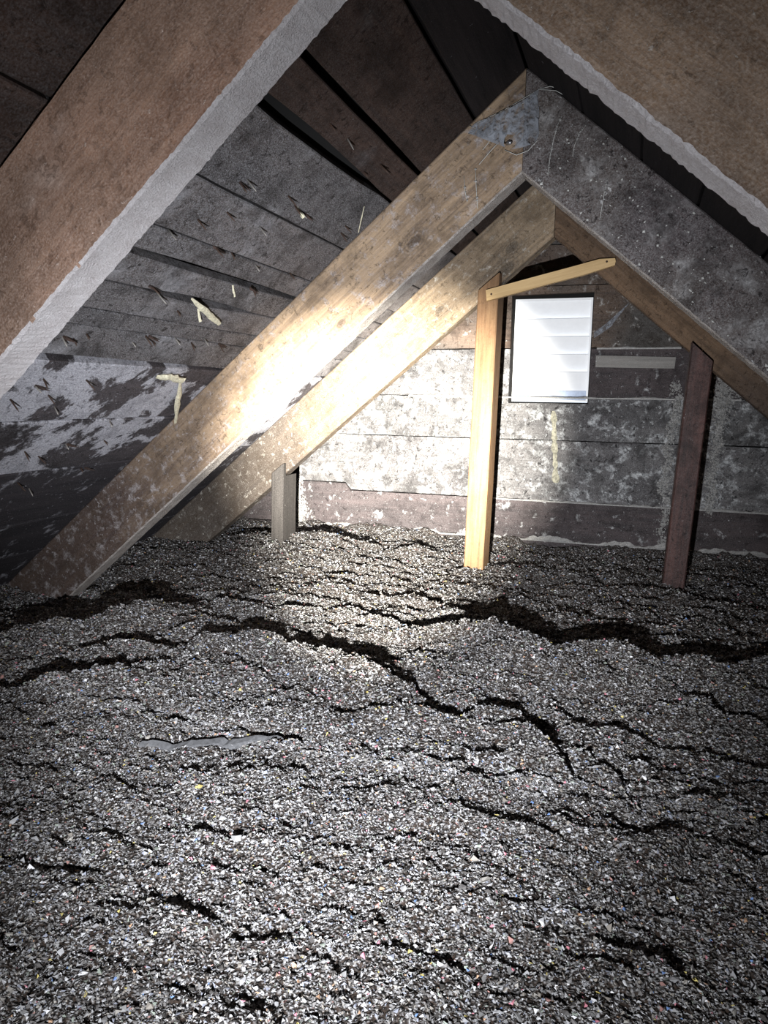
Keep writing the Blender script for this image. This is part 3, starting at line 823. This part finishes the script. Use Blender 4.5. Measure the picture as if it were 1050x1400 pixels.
# ------------------------------------------------------------------ cobwebs
def cobweb_sheet(outline, holes, y_of, parent, name='web_sheet', sub=4):
    bm = bmesh.new()
    vs = [bm.verts.new((px, py, 0)) for px, py in outline]
    f = bm.faces.new(vs)
    bmesh.ops.triangulate(bm, faces=[f])
    for _ in range(sub - 1):
        bmesh.ops.subdivide_edges(bm, edges=bm.edges[:], cuts=1, use_grid_fill=True)
        bmesh.ops.triangulate(bm, faces=bm.faces[:])
    kill = [fc for fc in bm.faces if any(math.hypot((fc.calc_center_median().x - hx) / hrx, (fc.calc_center_median().y - hy) / hry) < 1 for hx, hy, hrx, hry in holes)]
    bmesh.ops.delete(bm, geom=kill, context='FACES')
    for v_ in bm.verts:
        px, py = v_.co.x, v_.co.y
        v_.co = at_y(px, py, y_of(px, py))
    me = bpy.data.meshes.new(name); bm.to_mesh(me); bm.free()
    return link(name, me, 'web', parent)
cw = empty('cobweb', at_y(712, 165, Y2 - 0.02))
tag(cw, 'grey torn sheet cobweb strung over the ridge joint of the mottled and flecked rafters', 'cobweb')
def wy(px, py): return Y2 - 0.006 - 0.030 * max(0, math.sin(math.pi * min(1, max(0, (px - 640) / 100)))) + 0.006 * jn(px + py, 5, .05)
cobweb_sheet([(737, 121), (735, 135), (737, 150), (736, 168), (737, 182), (733, 193), (722, 199), (712, 202), (700, 204), (690, 201), (687, 190), (686, 178), (675, 172), (660, 170), (648, 176), (640, 182), (646, 172), (652, 166), (664, 163), (680, 156), (700, 146), (720, 134)],
             [(697, 194, 8, 10), (726, 192, 5, 5)], wy, cw, sub=5)
def thread(pts, yv_, r=0.0007, parent=None, beads=0, name='web_thread'):
    P = [at_y(px, py, yv_ - 0.003 - 0.004 * (i % 2)) for i, (px, py) in enumerate(pts)]
    o = link(name, tube(name, P, r, 4), 'webthread', parent)
    return P
for pts in ([(640, 183), (655, 178), (642, 172)], [(686, 190), (672, 205), (655, 225)], [(690, 205), (706, 212), (722, 206), (735, 192)], [(737, 122), (752, 118), (768, 122)], [(737, 122), (760, 124), (775, 132)],
            [(648, 170), (690, 150), (737, 122)], [(700, 148), (718, 140), (736, 128)], [(678, 172), (668, 195), (660, 205)]):
    thread(pts, Y2 - 0.004, 0.0006, cw)
knob = link('bent_nail', tube('bent_nail', [at_y(693, 196, Y2 + .002), at_y(696, 195, Y2 - .014), at_y(699, 195, Y2 - .016)], [.004, .004, .003], 8), plain('dull_steel', (.35, .35, .38), .35, .8), cw)
web_lines = [([(768, 158), (762, 172), (757, 190), (752, 214), (749, 240)], 'beaded cobweb thread hanging down the flecked rafter below the ridge joint', Y2),
             ([(802, 170), (792, 182), (785, 200), (783, 214)], 'short beaded cobweb thread beside a brown bare patch on the flecked rafter', Y2),
             ([(830, 245), (826, 265), (820, 300)], 'fine dusty cobweb thread on the middle of the flecked rafter', Y2),
             ([(650, 230), (651, 255), (653, 285)], 'fine cobweb thread hanging on the upper mottled rafter', Y2),
             ([(634, 240), (636, 262), (639, 276)], 'short cobweb thread beside the fine one on the upper mottled rafter', Y2)]
for pts, lab, yy in web_lines:
    root = empty('cobweb_thread', at_y(*pts[0], yy - .005))
    tag(root, lab, 'cobweb', 'threads of web on the rafters')
    P = thread(pts, yy, 0.0005, root)
    v_, f_ = [], []
    for k in range(len(P) - 1):
        for _ in range(3):
            c = P[k].lerp(P[k + 1], random.random()); r = random.uniform(.0012, .0032)
            b0 = len(v_)
            v_ += [tuple(c + Vector(b_) * r * random.uniform(.6, 1.3)) for b_ in base]
            f_ += [tuple(int(q_) + b0 for q_ in t_) for t_ in tri]
    o = link('dust_beads', mesh('dust_beads', v_, f_), 'dustfluff', root); o['kind'] = 'stuff'
cs = empty('cobweb', at_y(832, 450, Y4 - .01))
tag(cs, 'small triangular cobweb beside the upper edge of the louvred vent', 'cobweb')
cobweb_sheet([(812, 462), (822, 456), (836, 446), (840, 440), (862, 412), (836, 436), (824, 446), (812, 454)], [], lambda px, py: Y4 - .006 - .012 * (px - 812) / 50, cs, sub=4)

# clumps of dusty fluff
def fluff(name, spots, label, y, parent=None, per=110, spread=0.011, size=(.0014, .0046)):
    v_, f_ = [], []
    for (px, py, k) in spots:
        c0 = at_y(px, py, y)
        for _ in range(int(per * k)):
            c = c0 + Vector((random.gauss(0, spread * k), random.uniform(-.006, 0.003), random.gauss(0, spread * 1.3 * k))); r = random.uniform(*size)
            b0 = len(v_)
            v_ += [tuple(c + Vector(b_) * r * random.uniform(.5, 1.4)) for b_ in base]
            f_ += [tuple(int(q_) + b0 for q_ in t_) for t_ in tri]
    o = link(name, mesh(name, v_, f_), 'dustfluff', parent)
    o['kind'] = 'stuff'
    if label: tag(o, label, 'dust')
    return o
fluff('dust_fluff', [(928 - (py - 520) * .11 + random.uniform(-5, 3), py, random.uniform(.4, 1)) for py in range(530, 800, 14)] +
      [(986 - (py - 520) * .11 + random.uniform(-4, 7), py, random.uniform(.5, 1.1)) for py in range(515, 700, 12)] + [(998, 518, 1.6), (992, 545, 1.3), (1012, 530, 1.3)],
      'pale fluffy dust clinging to the gable boards around the dark leaning post', Y4 - 0.006)
fluff('dust_fluff', [(408, y_, random.uniform(.6, 1.2)) for y_ in range(665, 735, 8)] + [(415, 700, 1.4), (418, 722, 1.5), (405, 730, 1.4)],
      'pale fluffy dust piled against the gable boards beside the short grey post', Y4 - 0.012)
def rafter_flecks(rafter_o, n_, x0, x1, seed):
    r_ = random.Random(seed); v_, f_ = [], []
    sg = 1
    for _ in range(n_):
        c = Vector((r_.uniform(x0, x1), -0.0018 * sg, D * r_.random() ** 1.0)); r = r_.choice([.001, .0014, .0018, .003]) * r_.uniform(.7, 1.2)
        b0 = len(v_)
        v_ += [tuple(c + Vector(b_) * r * r_.uniform(.5, 1.4)) for b_ in base]
        f_ += [tuple(int(q_) + b0 for q_ in t_) for t_ in tri]
    o = link('dust_flecks', mesh('dust_flecks', v_, f_), 'webthread', rafter_o, rafter_o.matrix_basis.copy())
    o['kind'] = 'stuff'
rafter_flecks(R2R, 220, 0.03, 0.85, 3)
